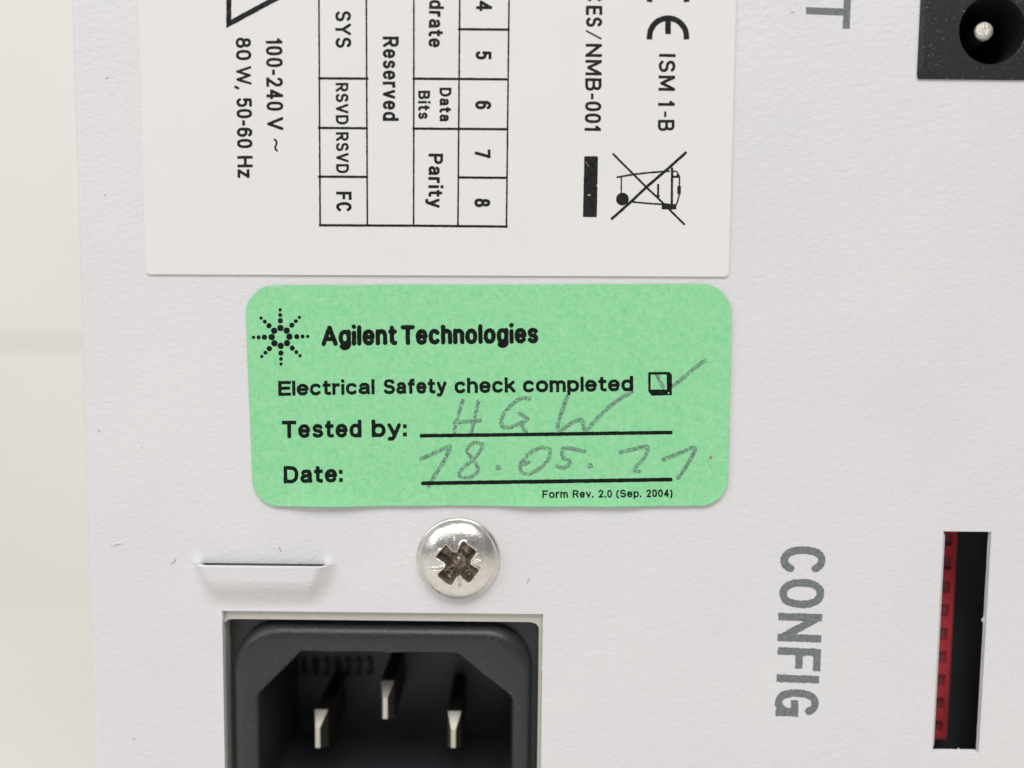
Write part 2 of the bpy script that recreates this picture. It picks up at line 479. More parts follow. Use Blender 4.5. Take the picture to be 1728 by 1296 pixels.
# ------------------------------------------------------------------ backdrop
YW = 0.36
zb = P(60, 602, YW).z
g = Geo()
def boxf(g, x0, x1, y0, y1, z0, z1):
    i = g.add([(x, y, z) for x in (x0, x1) for y in (y0, y1) for z in (z0, z1)])
    for f in ((0, 1, 3, 2), (4, 6, 7, 5), (0, 4, 5, 1), (2, 3, 7, 6), (0, 2, 6, 4), (1, 5, 7, 3)):
        g.f.append([i[k] for k in f])
boxf(g, -1.2, 0.8, YW, YW + 0.03, zb + 0.0095, 1.1)
boxf(g, -1.2, 0.8, YW + 0.0015, YW + 0.03, 0.0, zb - 0.0095)
boxf(g, -1.2, 0.8, YW + 0.0025, YW + 0.04, zb - 0.02, zb + 0.02)
o = recalc(g.build('wall', M_WALL)); tag(o, kind='structure')
g = Geo(); boxf(g, -1.2, 0.8, -1.0, YW + 0.05, -0.03, 0.0)
o = recalc(g.build('bench_top', M_WALL)); tag(o, kind='structure')

# ------------------------------------------------------------------ instrument housing
XL = (P(115, 0).x + P(158, 1296).x) / 2
XR, ZT, ZB = 0.115, 0.275, 0.004
THK = 0.6 * MM
housing = thing('instrument_housing', 'off white powder coated metal instrument housing with grey CONFIG print and slots', 'instrument', (XL, 0, ZB))

def rect_of(pts):       # photograph corners TL TR BR BL -> x0 x1 z0 z1
    q = [P(*p) for p in pts]
    return ((q[0].x + q[3].x) / 2, (q[1].x + q[2].x) / 2, (q[2].z + q[3].z) / 2, (q[0].z + q[1].z) / 2)
R_IN = list(rect_of([(373, 1030), (917, 1037), (912, 1296), (381, 1296)])); R_IN[2] = R_IN[3] - 20.3 * MM
R_DIP = list(rect_of([(1592, 897), (1674, 897), (1651, 1271), (1572, 1271)]))
R_JACK = [P(1575, 110).x, P(1800, 110).x, P(1600, 110).z, P(1600, -105).z]
R_LV = list(rect_of([(296, 918), (606, 918), (606, 1020), (300, 1020)])); R_LV[2] = R_IN[3] + 0.25 * MM
EDGE = 0.6 * MM

holes = [R_IN, R_DIP, R_JACK, R_LV]
xs = sorted({XL + EDGE, XR - EDGE, *[h[0] for h in holes], *[h[1] for h in holes]})
zs = sorted({ZB, ZT, *[h[2] for h in holes], *[h[3] for h in holes]})
g = Geo()
vid = {}
def vtx(x, z):
    if (x, z) not in vid: vid[(x, z)] = g.add([(x, 0, z)])[0]
    return vid[(x, z)]
for a, b in zip(xs, xs[1:]):
    for c, d in zip(zs, zs[1:]):
        mx, mz = (a + b) / 2, (c + d) / 2
        if any(h[0] < mx < h[1] and h[2] < mz < h[3] for h in holes): continue
        g.f.append([vtx(a, c), vtx(b, c), vtx(b, d), vtx(a, d)])
# rolled edges and sides
roll = []
for sx, xe in ((-1, XL), (1, XR)):
    rows = []
    for k in range(17):
        a = k / 16 * math.pi / 2
        x = xe + (-sx) * EDGE + sx * EDGE * math.sin(a); y = EDGE * (1 - math.cos(a))
        rows.append(g.add([(x, y, ZB), (x, y, ZT)]))
    rows.append(g.add([(xe, 0.22, ZB), (xe, 0.22, ZT)]))
    for k, (p_, q_) in enumerate(zip(rows, rows[1:])):
        if k < 16: roll.append(len(g.f))
        g.f.append([p_[0], q_[0], q_[1], p_[1]] if sx > 0 else [p_[0], p_[1], q_[1], q_[0]])
g.quad((XL, 0.22, ZB), (XR, 0.22, ZB), (XR, 0.22, ZT), (XL, 0.22, ZT))
for z in (ZB, ZT):
    g.quad((XL, EDGE, z), (XR, EDGE, z), (XR, 0.22, z), (XL, 0.22, z))
    g.quad((XL + EDGE, 0, z), (XR - EDGE, 0, z), (XR, EDGE, z), (XL, EDGE, z))
panel = g.build('rear_panel', M_PAINT, housing)
for i in roll: panel.data.polygons[i].use_smooth = True

def cut_edges(name, R, jag, lips, mat, seed, parent=housing, thk=THK):
    """Walls of a punched opening; the rear edge is ragged where the coat thins out. lips: l r b t extra rear inset in mm."""
    r = np.random.default_rng(seed)
    x0, x1, z0, z1 = R
    cor = [(x0, z0), (x1, z0), (x1, z1), (x0, z1)]
    g = Geo()
    n = 70
    rows = [[], [], [], []]
    for s_ in range(4):
        (ax, az), (bx, bz) = cor[s_], cor[(s_ + 1) % 4]
        nx, nz = [(0, 1), (-1, 0), (0, -1), (1, 0)][s_]
        ins = [lips[2], lips[1], lips[3], lips[0]][s_] * MM
        j = 0
        for k in range(n):
            t = k / n
            j = jag * MM * (r.random() * 0.5 + (4.0 if r.random() < 0.06 else 0))
            x, z = ax + (bx - ax) * t, az + (bz - az) * t
            e = min(1, 60 * min(t, 1 - t))
            for q, (dep, io) in enumerate(((0, 0), (0.12 * thk, 0.18), (0.5 * thk, 0.6), (thk, 1.0))):
                o_ = (ins * io + (abs(j) * io if q == 3 and s_ != 3 else 0)) * e
                rows[q].append((x + nx * o_, dep, z + nz * o_))
    ids = [g.add(rw) for rw in rows]
    for a, b in zip(ids, ids[1:]): g.bridge(a, b)
    return recalc(g.build(name, mat, parent), 1.0)
cut_edges('slot_edge', R_DIP, 0.045, (0.42, 0.0, 0.12, 0.0), M_PAINT, 3, thk=0.4 * MM)
cut_edges('inlet_cutout_edge', R_IN, 0.05, (0.0, 0.0, 0.0, 0.0), M_PAINT, 5)

# louvre pressed out of the sheet above the inlet
x0, x1, z0, z1 = R_LV
zs_ = P(450, 951).z
def sst(a, b, t):
    t = np.clip((t - a) / (b - a), 0, 1); return t * t * (3 - 2 * t)
ua, ub = P(343, 951).x, P(549, 951).x
def lv_h(x, z):
    t = (zs_ - z) / (zs_ - z0)
    if t < -1e-9:
        up = (z - zs_) / MM
        w = float(sst(ua - 1.1 * MM, ua + 0.5 * MM, x) * (1 - sst(ub - 0.5 * MM, ub + 1.1 * MM, x)))
        S = float(sst(ua - .9 * MM, ua + .35 * MM, x) * (1 - sst(ub - .35 * MM, ub + .9 * MM, x)))
        return 1.08 * MM * w * (1 - S) * math.exp(-(up / 0.6) ** 2)
    prof = (1.0 - 0.10 * min(t / 0.4, 1)) * (1 - float(sst(0.28, 1.0, t)))
    sh = 1.5 * MM * t
    w = float(sst(ua - 1.1 * MM + sh * .5, ua + 0.5 * MM + sh * 1.2, x) * (1 - sst(ub - 0.5 * MM - sh * 1.2, ub + 1.1 * MM - sh * .5, x)))
    return 1.08 * MM * prof * w
g = Geo()
nx = 120
gx = [x0 + (x1 - x0) * i / nx for i in range(nx + 1)]
rows_up = [zs_ + (z1 - zs_) * (1 - k / 14) for k in range(15)]
rows_dn = [zs_ - (zs_ - z0) * k / 44 for k in range(45)]
def fade(x, z): return float(sst(0, 1.0 * MM, x - x0) * sst(0, 1.0 * MM, x1 - x) * sst(0, .6 * MM, z1 - z))
prev = None
for z in rows_up:
    row = g.add([(x, -lv_h(x, z if z > zs_ else zs_ + 1e-6) * fade(x, z), z) for x in gx])
    if prev: g.bridge(prev, row, False)
    prev = row
last_up = prev
prev = None
for k, z in enumerate(rows_dn):
    row = g.add([(x, -lv_h(x, z) * (fade(x, z) if k < 44 else 0), z - (0.04 * MM * abs(math.sin(i * 1.7) * math.sin(i * .61)) * min(1, lv_h(x, z) / (.5 * MM)) if k == 0 else 0)) for i, x in enumerate(gx)])
    if prev: g.bridge(prev, row, False)
    else: first = row
    prev = row
ret = g.add([(x, -max(lv_h(x, zs_) * fade(x, zs_) - 0.6 * MM, 0), zs_ - 0.03 * MM * min(1, lv_h(x, zs_) / (.5 * MM))) for x in gx])
first2 = g.add([g.v[i] for i in first]); g.bridge(first2, ret, False)
g.quad((x0, .45 * MM, zs_ - 2 * MM), (x1, .45 * MM, zs_ - 2 * MM), (x1, .45 * MM, zs_ + .4 * MM), (x0, .45 * MM, zs_ + .4 * MM))  # added plate behind the slit, catches light so the gap looks grey
lv = g.build('louvre', M_PAINT, housing, smooth=True)

# printed lettering on the coat
INK = 0.012 * MM
lettering('lettering', [('C', (1317, 922), (1317, 969), 76, 12.8), ('O', (1315, 977), (1315, 1026), 75.6, 12.8), ('N', (1313.5, 1034), (1312, 1082), 74, 12.6),
                        ('F', (1312.5, 1092), (1311, 1130), 73, 12.6), ('I', (1310.5, 1138), (1310, 1152), 72, 12.8), ('G', (1308.5, 1162), (1307, 1208), 74, 12.6)],
          M_GREYINK, housing, INK, rough=0.7, seed=11, label='grey printed word CONFIG turned sideways')
lettering('lettering', [('T', (1361, -10), (1359, 46), 75, 12.0)], M_GREYINK, housing, INK, rough=0.3, seed=12, label='grey printed letter T at the end of a word')
# blob of paint
f = Field(175, 900, 220, 935, 0.7)
f.line([(186, 921), (195, 917), (205, 914)], 6.0, False); f.rough(1.2, 5, 4)
sd = f
def blob_h(px, py): return 0.09 * MM * np.exp(-(((px - 195) / 10) ** 2 + ((py - 917) / 4) ** 2))
sheet('paint_run', f, M_PAINT, housing, blob_h, smooth=True)
# dust fibres and scuffs on the coat
for k, pts in enumerate(([(166, 726), (169, 729)], [(289, 952), (295, 947), (297, 943)], [(223, 1246), (228, 1248)], [(178, 133), (183, 131)], [(176, 328), (179, 330)],
                         [(471, 924), (474, 930)], [(893, 977), (890, 984)], [(1335, 22), (1340, 20)])):
    f = Field(min(p[0] for p in pts) - 5, min(p[1] for p in pts) - 5, max(p[0] for p in pts) + 5, max(p[1] for p in pts) + 5, 0.5)
    f.line(pts, 1.5, False); f.rough(0.35, 2.5, 200 + k)
    sheet('scuff_mark', f, M_SCUFF, housing, INK)
# interior seen through the slot
g = Geo(); boxf(g, 0.030, 0.052, 0.0095, 0.011, 0.105, 0.150)
recalc(g.build('inner_board', M_DARK, housing))

# ------------------------------------------------------------------ rating label
label = thing('rating_label', 'white rating label with black table, bin symbol and voltage print', 'label', P(738, 464))
H0 = 0.10 * MM
f = Field(225, -190, 1255, 475, 4.0)
TLX, TRX = 235 - 13 / 463 * 150, 1241 + 13 / 463 * 150
pts = [(TLX, -150), (TRX, -150), (1229, 458)]
pts += [(1222 + 7 * math.cos(a), 460 + 7 * math.sin(a)) for a in np.linspace(0, math.pi / 2, 6)]
pts += [(255 - 7.5 * math.sin(a), 455.5 + 7.5 * math.cos(a)) for a in np.linspace(0, math.pi / 2, 6)]
f.step = 2.0; f = Field(225, -190, 1255, 475, 2.0); f.poly(pts)
sh = sheet('label_sheet', f, M_LABEL, label, H0, mats=[M_LABEL])
md = sh.modifiers.new('thickness', 'SOLIDIFY'); md.thickness = 0.08 * MM; md.offset = 0
HL = H0 + 0.04 * MM + 0.012 * MM
# table
f = Field(530, -70, 870, 395, 0.6)
TB = lambda x0, x1: [(x0 - (x1 - x0) * 65 / 381, -65), (x1, 381.5)]
for a, b in ((539, 541), (618.8, 620.5), (698.8, 698.4), (776, 773), (859, 854.7)): f.line(TB(a, b), 2.8, True)
f.line([(541, 380.6), (700, 381.3), (854.7, 382.8)], 4.0, True)
for y in (133.5, 217, 299): f.line([(539.5, y - .3), (620, y + .3)], 4.0, True)
for y in (134, 218): f.line([(698.5, y - .2), (775, y + .4)], 4.0, True)
for y in (-33, 50.8, 134.5, 218.5, 300.3): f.line([(775, y - .2), (857 - y / 100, y + .5)], 4.0, True)
f.rough(0.22, 3, 40); grid = sheet('table_grid', f, M_INK, label, HL)
def LT(words, parent=label, **k): return lettering('lettering', words, M_INK, parent, HL, rough=0.22, **k)
LT([('100-240', (449.5, 66), (451, 188), 28, 4.8, .15), ('V', (451.5, 199), (452, 221), 27.5, 5.0)], label='printed voltage range 100-240 V', seed=20)
LT([('~', (452.5, 235), (453, 257), 28, 3.2)], seed=21)
LT([('80', (398.5, 65), (399.5, 103), 26, 4.8, .13), ('W,', (399.5, 113), (400, 152), 26, 4.2, .05), ('50-60', (400, 166), (401.3, 251), 26, 4.8, .13), ('Hz', (401.5, 264), (402, 301), 26, 4.8, .13)],
   label='printed power line 80 W, 50-60 Hz', seed=22)
LT([('SYS', (566.5, 20), (567, 82), 26.5, 4.8, .14)], parent=grid, seed=23)
LT([('RSVD', (567, 141), (567.5, 211), 21.5, 4.1, .14)], parent=grid, seed=24)
LT([('RSVD', (567.5, 224), (568, 293), 21.5, 4.1, .14)], parent=grid, seed=25)
LT([('FC', (568, 324), (568, 358), 26, 4.9, .14)], parent=grid, seed=26)
LT([('Reserved', (646.5, 63), (646.5, 205), 27, 5.0, .12)], parent=grid, seed=27)
LT([('Bau', (725, -58), (724.5, -6), 25, 4.8, .12), ('drate', (724.5, 1), (723, 81), 25, 4.8, .13)], parent=grid, seed=28)
LT([('Data', (742, 149), (742, 206), 20, 4.2, .14)], parent=grid, seed=29)
LT([('Bits', (706, 154), (706, 202), 20, 4.2, .14)], parent=grid, seed=30)
LT([('Parity', (723.5, 260), (723, 351), 24.5, 4.9, .13)], parent=grid, seed=31)
for c, y0, y1, xb in (('4', 2, 20, 803.5), ('5', 87, 101.5, 802.5), ('6', 171, 185.5, 802), ('7', 253, 267.5, 801), ('8', 335.5, 350, 800.5)):
    LT([(c, (xb, y0), (xb, y1), 27, 5.1)], parent=grid, seed=ord(c))
LT([('IC', (989, -19), (989, 4.5), 27.5, 5.0, .14), ('ES', (988.5, 11), (988.3, 46.5), 27.5, 5.0, .14), ('/', (988, 52), (988, 68), 27, 2.8), ('NMB', (988, 75), (987, 154), 27.5, 4.9, .18),
    ('-', (987, 159), (987, 168.5), 27, 4.4), ('001', (987, 172), (986, 221.5), 27.5, 4.9, .14)], label='printed compliance code ICES/NMB-001', seed=33)
LT([('ISM', (1111.5, 92), (1110.3, 154), 28, 4.9, .2), ('1', (1110, 171), (1110, 179.5), 28, 4.8), ('-', (1110, 188), (1109.5, 197.5), 28, 3.6), ('B', (1109.5, 203), (1109.5, 222), 28, 4.8)],
   label='printed class ISM 1-B', seed=34)
# warning triangle
f = Field(370, -190, 560, 60, 0.7)
f.poly([(383, 49), (383.5, -118), (528, -29)])
f2 = Field(370, -190, 560, 60, 0.7); f2.poly([(391.5, 34), (392, -101), (509, -29)])
f.cut(f2); f.rough(0.4, 3, 41); sheet('warning_triangle', f, M_INK, label, HL)
# CE mark
f = Field(1075, -60, 1180, 75, 0.5)
for cy in (63, 0):
    arcp = [(1126.6 + 31 * math.cos(a), cy - 31 * math.sin(a)) for a in np.linspace(0, math.pi, 30)]
    f.line(arcp, 9.6, True)
f.line([(1126.6, 34), (1126.6, 54)], 9.6, True)
f.rough(0.3, 3, 42); sheet('ce_mark', f, M_INK, label, HL)
# crossed-out bin
Z6 = lambda *p: [(980 + a / 7.625, 230 + b / 7.625) for a, b in p]
f = Field(1025, 250, 1165, 390, 0.45)
f.line(Z6((415, 235), (650, 470), (830, 650), (1000, 810), (1325, 1135)), 3.5, False)
f.line(Z6((400, 1062), (640, 850), (850, 650), (1130, 410), (1345, 218)), 4.6, False)
f.line(Z6((465, 532), (560, 515), (700, 492), (900, 470), (1130, 455)), 3.0)
f.line(Z6((518, 525), (518, 735)), 2.3)
f.disc(Z6((533, 812))[0], 10.7)
f.line(Z6((640, 845), (830, 865), (1040, 880)), 3.0)
f.poly(Z6((1035, 862), (1225, 880), (1225, 945), (1035, 945)))
f.line(Z6((1170, 425), (1166, 880)), 3.9)
f.line([(980 + (1208 + 36 * math.cos(a)) / 7.625, 230 + (490 + 36 * math.sin(a)) / 7.625) for a in np.linspace(0, 6.2832, 20)], 2.8, False)
f.line(Z6((1190, 530), (1262, 525)), 3.2, False)
f.line(Z6((1240, 475), (1266, 530), (1263, 640)), 2.6, False)
f.poly(Z6((1238, 640), (1285, 640), (1282, 750), (1236, 750)))
f.line(Z6((1266, 750), (1240, 840), (1212, 905)), 2.6, False)
f.line(Z6((992, 632), (990, 770)), 3.6); f.line(Z6((955, 768), (1000, 772)), 3.0)
f.rough(0.25, 2.5, 43); sheet('bin_symbol', f, M_INK, label, HL, label='crossed-out wheeled bin symbol turned sideways')
f = Field(975, 255, 1020, 377, 0.5)
f.poly([(985.8, 264.5), (1008.8, 264.5), (1006.7, 367), (983.3, 366.8)])
c = Field(975, 255, 1020, 377, 0.5); c.line([(988, 274), (993, 281)], 0.8, False); c.line([(991.5, 329.5), (996, 330)], 1.8, False); c.disc((1007.5, 313.5), 1.3)
f.cut(c); f.rough(0.25, 3, 44); sheet('black_bar', f, M_INK, label, HL)

# ------------------------------------------------------------------ green safety sticker
sticker = thing('safety_sticker', 'green paper safety check sticker with rounded corners and pencil writing', 'sticker', P(827, 854))
def st_h(px, py):
    q = np.clip((853 - py) / 26.0, 0, 6)
    lift = 0.32 * MM * np.exp(-q * 1.3) * (0.25 + 0.75 * np.clip(np.sin((px - 470) / 62.0) * 0.6 + 0.35 * np.sin(px / 27.0) + 0.3, 0, 1))
    l2 = 0.10 * MM * np.exp(-np.clip(1230 - px, 0, 400) / 14.0)
    return 0.13 * MM + lift + l2 + 0.012 * MM * np.sin(px / 90) * np.sin(py / 55)
def rcorner(cx, cy, r, a0, a1): return [(cx + r * math.cos(a), cy + r * math.sin(a)) for a in np.linspace(math.radians(a0), math.radians(a1), 14)]
pts = rcorner(463, 529, 47, 180, 270) + [(840, 480.5)] + rcorner(1182, 529, 50, 270, 360) + [(1230.5, 660)] + rcorner(1180, 806, 47, 0, 90) + [(1000, 854), (760, 852), (600, 853.5)] + rcorner(474, 807, 47, 90, 180)
f = Field(405, 470, 1245, 866, 2.0); f.poly(pts)
f.rough(0.25, 9, 50)
sh = sheet('paper', f, M_GREEN, sticker, st_h, mats=[M_GREEN, M_RIM], smooth=True)
md = sh.modifiers.new('thickness', 'SOLIDIFY'); md.thickness = 0.08 * MM; md.offset = 0; md.material_offset_rim = 1
st_i = lambda px, py: st_h(px, py) + 0.053 * MM
st_p = lambda px, py: st_h(px, py) + 0.047 * MM
def ST(words, **k): return lettering('lettering', words, M_TONER, sticker, st_i, **k)
f = Field(415, 508, 535, 630, 0.45)
for k in range(8):
    a = math.radians(45 * k - 1)
    for rr_, rd in ((14.9, 5.4), (27.2, 4.4), (36.9, 3.4), (45.6, 2.8)):
        f.disc((474.7 + rr_ * math.cos(a), 568.5 + rr_ * math.sin(a)), rd)
f.rough(0.3, 2.5, 51); sheet('logo', f, M_TONER, sticker, st_i, label='starburst logo of black dots')
ST([('Agilent', (543.5, 584), (671, 582.3), 34.5, 7.5, .04, False), ('Technologies', (677, 582.2), (908.5, 579.3), 33.5, 7.5, .04, False)], rough=0.35, seed=52, label='heavy black printed company name')
ST([('Electrical', (471, 667.8), (633, 665), 25, 5.4, .09), ('Safety', (648, 665), (754, 663.5), 25.5, 5.4, .09), ('check', (767.5, 663.5), (870, 662), 25.5, 5.4, .09), ('completed', (882.5, 662), (1068, 659.8), 25.5, 5.4, .09)],
   rough=0.3, seed=53, label='printed line Electrical Safety check completed')
ST([('Tested', (477, 739), (611, 737.5), 29.5, 6.3, .11), ('by:', (628, 737.5), (687, 736.5), 29.5, 6.3, .11)], rough=0.3, seed=54, label='printed words Tested by')
ST([('Date:', (480, 815), (579.5, 813), 29, 6.2, .11)], rough=0.3, seed=55, label='printed word Date')
ST([('Form', (915, 839.2), (958, 838.8), 12.8, 2.5, .13), ('Rev.', (966, 838.8), (1001, 838.5), 12.8, 2.5, .13), ('2.0', (1009.5, 838.4), (1032, 838.3), 12.8, 2.5, .16),
    ('(Sep.', (1039, 838.2), (1081.5, 838), 12.8, 2.5, .13), ('2004)', (1090, 838), (1134, 837.6), 12.8, 2.5, .14)], step=0.4, rough=0.18, seed=56, label='small printed form revision line')
f = Field(695, 720, 1145, 745, 0.6); f.line([(711.5, 734.8), (900, 732.6), (1131, 729.3)], 6.0, False); f.rough(0.3, 4, 57); sheet('ruled_line', f, M_TONER, sticker, st_i)
f = Field(695, 798, 1145, 825, 0.6); f.line([(714, 814.7), (900, 812), (1131, 808.5)], 6.4, False); f.rough(0.3, 4, 58); sheet('ruled_line', f, M_TONER, sticker, st_i)
Z8 = lambda *p: [(1060 + a / 8.64, 570 + b / 8.64) for a, b in p]
f = Field(1085, 620, 1140, 675, 0.45)
f.poly(Z8((287, 510), (300, 498), (590, 495), (632, 540), (630, 835), (340, 842), (287, 775)))
c = Field(1085, 620, 1140, 675, 0.45); c.poly(Z8((322, 536), (555, 533), (557, 750), (320, 752))); c.disc(Z8((583, 803))[0], 1.5)
f.cut(c); f.rough(0.25, 3, 59); sheet('checkbox', f, M_TONER, sticker, st_i, label='printed tick box with thick shaded edge')
Z4 = lambda *p: [(400 + a / 3.24, 470 + b / 3.24) for a, b in p]
Z5 = lambda *p: [(830 + a / 3.24, 470 + b / 3.24) for a, b in p]
def smooth_path(pts, n=6):
    if len(pts) < 3: return pts
    out = []
    q = [pts[0]] + list(pts) + [pts[-1]]
    for i in range(1, len(q) - 2):
        p0, p1, p2, p3 = [np.array(q[k]) for k in (i - 1, i, i + 1, i + 2)]
        for k in range(n):
            t = k / n
            out.append(tuple(0.5 * ((2 * p1) + (-p0 + p2) * t + (2 * p0 - 5 * p1 + 4 * p2 - p3) * t * t + (-p0 + 3 * p1 - 3 * p2 + p3) * t ** 3)))
    return out + [pts[-1]]
def pencil(strokes, w, seed, label):
    xs = [p[0] for s_ in strokes for p in s_]; ys = [p[1] for s_ in strokes for p in s_]
    f = Field(min(xs) - 9, min(ys) - 9, max(xs) + 9, max(ys) + 9, 0.5)
    for s_ in strokes:
        if len(s_) == 1: f.disc(s_[0], w * 0.55)
        else: f.line(smooth_path(s_), w + 0.5, False)
    f.rough(0.55, 2.2, seed)
    Xg, Yg = np.meshgrid(f.xs, f.ys, indexing='ij')
    grain = vnoise(Xg, Yg, 1.9, seed + 90) + 0.6 * vnoise(Xg, Yg, 5, seed + 91)
    if len(strokes[0]) > 1: f.d = np.maximum(f.d, (grain - 0.34) * 4)
    sheet('pencil_mark', f, M_PENCIL, sticker, st_p, label=label)
pencil([Z4((1235, 665), (1210, 750), (1185, 850)), Z4((1322, 665), (1305, 740), (1280, 845)), Z4((1192, 787), (1330, 775))], 6.2, 60, 'pencilled letter H')
pencil([Z5((205, 655), (150, 658), (80, 720), (50, 785), (75, 815), (130, 800), (190, 768), (150, 738)), Z5((195, 765), (165, 800), (185, 835))], 6.2, 61, 'pencilled letter G')
pencil([Z5((412, 645), (380, 730), (360, 800), (372, 832), (430, 792), (490, 772), (508, 828), (560, 780), (650, 692), (762, 618))], 6.4, 62, 'pencilled letter W with long tail')
pencil([Z4((1005, 985), (1085, 952), (1163, 918), (1130, 1000), (1085, 1070), (1047, 1135))], 6.2, 63, 'pencilled digit 1 of the day')
pencil([Z4((1342, 905), (1295, 897), (1258, 940), (1300, 1000), (1318, 1048), (1275, 1085), (1217, 1078), (1235, 1035), (1300, 980), (1345, 918))], 5.8, 64, 'pencilled digit 8 of the day')
pencil([Z5((35, 1032))], 8.5, 65, None)
pencil([Z5((272, 922), (212, 950), (157, 1015), (168, 1060), (225, 1058), (300, 1000), (316, 935), (272, 922)), Z5((160, 1020), (200, 1002))], 6.2, 66, 'pencilled digit 0 of the month')
pencil([Z5((505, 945), (395, 925), (388, 975), (425, 1000), (400, 1030), (357, 1026))], 6.2, 67, 'pencilled digit 5 of the month')
pencil([Z5((535, 1022))], 8.5, 68, None)
pencil([Z5((700, 950), (770, 932), (850, 920), (825, 985), (778, 1040), (800, 1052))], 6.2, 69, 'pencilled first digit of the year')
pencil([Z5((935, 990), (1030, 950), (1106, 925), (1075, 1000), (1015, 1088))], 6.4, 70, 'pencilled last digit of the year')
pencil([Z8((418, 545), (455, 620), (500, 712)), Z8((650, 700), (800, 580), (950, 450), (1112, 330))], 6.2, 71, 'pencilled tick')
f = Field(1190, 764, 1206, 780, 0.5); f.disc((1198, 771), 2.4); f.rough(0.6, 3, 72); sheet('brown_speck', f, M_BROWN, sticker, st_i)

# ------------------------------------------------------------------ screw
SC = (773.5, 942.5)
screw = thing('cross_head_screw', 'worn silver pan head screw with burred cross recess', 'screw', P(*SC))
f = Field(SC[0] - 74, SC[1] - 74, SC[0] + 74, SC[1] + 74, 0.7); f.disc(SC, 66.5)
A0 = math.radians(52)
def screw_h(px, py):
    dx, dy = px - SC[0], -(py - SC[1])
    r = np.hypot(dx, dy)
    dome = 0.30 * MM + 1.30 * MM * np.power(np.clip(1 - (r / 66.8) ** 2.3, 0, 1), 0.62)
    c, s_ = math.cos(A0), math.sin(A0)
    a, b = dx * c + dy * s_, -dx * s_ + dy * c
    wob = 3.2 * vnoise(px, py, 13, 80) + 0.5 * vnoise(px, py, 5, 81)
    def arm(u, w_):
        e1, e2 = np.abs(u) - 36, np.abs(w_) - (11.0 + 0.10 * np.abs(u))
        return np.minimum(np.maximum(e1 + 4, e2 + 4), 0) + np.hypot(np.maximum(e1 + 4, 0), np.maximum(e2 + 4, 0)) - 4
    d = np.minimum(np.minimum(arm(a, b), arm(b, a)), np.maximum(np.abs(a), np.abs(b)) - 15.5) + wob
    t = np.clip(-d / 7.0, 0, 1)
    depth = 1.15 * MM * (t * t * (3 - 2 * t)) ** 0.8
    floor = np.clip((34 - r) / 34, 0, 1) * 0.32 * MM
    cone = 0.35 * MM * np.clip(1 - r / 15, 0, 1) + 0.22 * MM * vnoise(px, py, 6, 84) * (r < 30)
    burr = 0.09 * MM * np.exp(-((d - 1.2) / 1.5) ** 2) * np.clip(2 * vnoise(px, py, 11, 82) + .5, 0, 1.2)
    ticks = 0
    for k in range(4):
        q = A0 + math.radians(45 + 90 * k) + 0.06 * math.sin(k * 2.1)
        u = dx * math.cos(q) + dy * math.sin(q); w_ = -dx * math.sin(q) + dy * math.cos(q)
        L0, L1 = 15, 43 + 4 * math.sin(k * 1.9)
        wid = np.clip(2.8 * (L1 - u) / (L1 - L0), 0.3, 3)
        ticks = ticks + 0.16 * MM * np.exp(-(w_ / wid) ** 2) * ((u > L0) & (u < L1)) - 0.12 * MM * np.exp(-((w_ - 3.0) / 1.6) ** 2) * ((u > L0) & (u < L1 - 4))
    scr = 0.012 * MM * vnoise(px * 0.4 + py, py * 0.3 - px, 3.0, 83)
    return dome - depth - np.where(t > 0, floor * t, 0) + cone * (t > .9) + burr + ticks * (d > -2) + scr
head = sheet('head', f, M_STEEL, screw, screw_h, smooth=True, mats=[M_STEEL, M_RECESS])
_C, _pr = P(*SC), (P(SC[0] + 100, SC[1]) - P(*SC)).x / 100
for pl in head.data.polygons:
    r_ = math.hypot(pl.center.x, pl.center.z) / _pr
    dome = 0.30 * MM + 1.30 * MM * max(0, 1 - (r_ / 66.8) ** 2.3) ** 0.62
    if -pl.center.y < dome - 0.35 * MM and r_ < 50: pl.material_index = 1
g = Geo()
C = P(*SC); pr = (P(SC[0] + 100, SC[1]) - P(*SC)).x / 100
prev = None
for rr_, yy in ((70.5, 0.02), (70.5, 0.14), (69.5, 0.24), (66.0, 0.34), (64.0, 0.30)):
    row = g.add([(C.x + rr_ * pr * math.cos(a), -yy * MM, C.z + rr_ * pr * math.sin(a)) for a in np.linspace(0, 2 * math.pi, 96, endpoint=False)])
    if prev: g.bridge(prev, row)
    prev = row
recalc(g.build('rim', M_STEEL, screw), 1.2)

# ------------------------------------------------------------------ mains inlet
inlet = thing('power_inlet', 'black three pin mains power inlet in a bare metal frame', 'power inlet', P(648, 1290, 0.001))
def round_poly(pts, r, n=10):
    out = []
    m_ = len(pts)
    rs = r if isinstance(r, (list, tuple)) else [r] * m_
    for i in range(m_):
        p, a, b = Vector(pts[i]), Vector(pts[i - 1]), Vector(pts[(i + 1) % m_])
        u, v = (a - p).normalized(), (b - p).normalized()
        ang = math.acos(max(-1, min(1, u.dot(v))))
        t = rs[i] / math.tan(ang / 2)
        c = p + (u + v).normalized() * (rs[i] / math.sin(ang / 2))
        s0, s1 = p + u * t - c, p + v * t - c
        a0 = math.atan2(s0.y, s0.x); d = (math.atan2(s1.y, s1.x) - a0 + math.pi) % (2 * math.pi) - math.pi
        out += [(c.x + rs[i] * math.cos(a0 + d * k / n), c.y + rs[i] * math.sin(a0 + d * k / n)) for k in range(n + 1)]
    return out
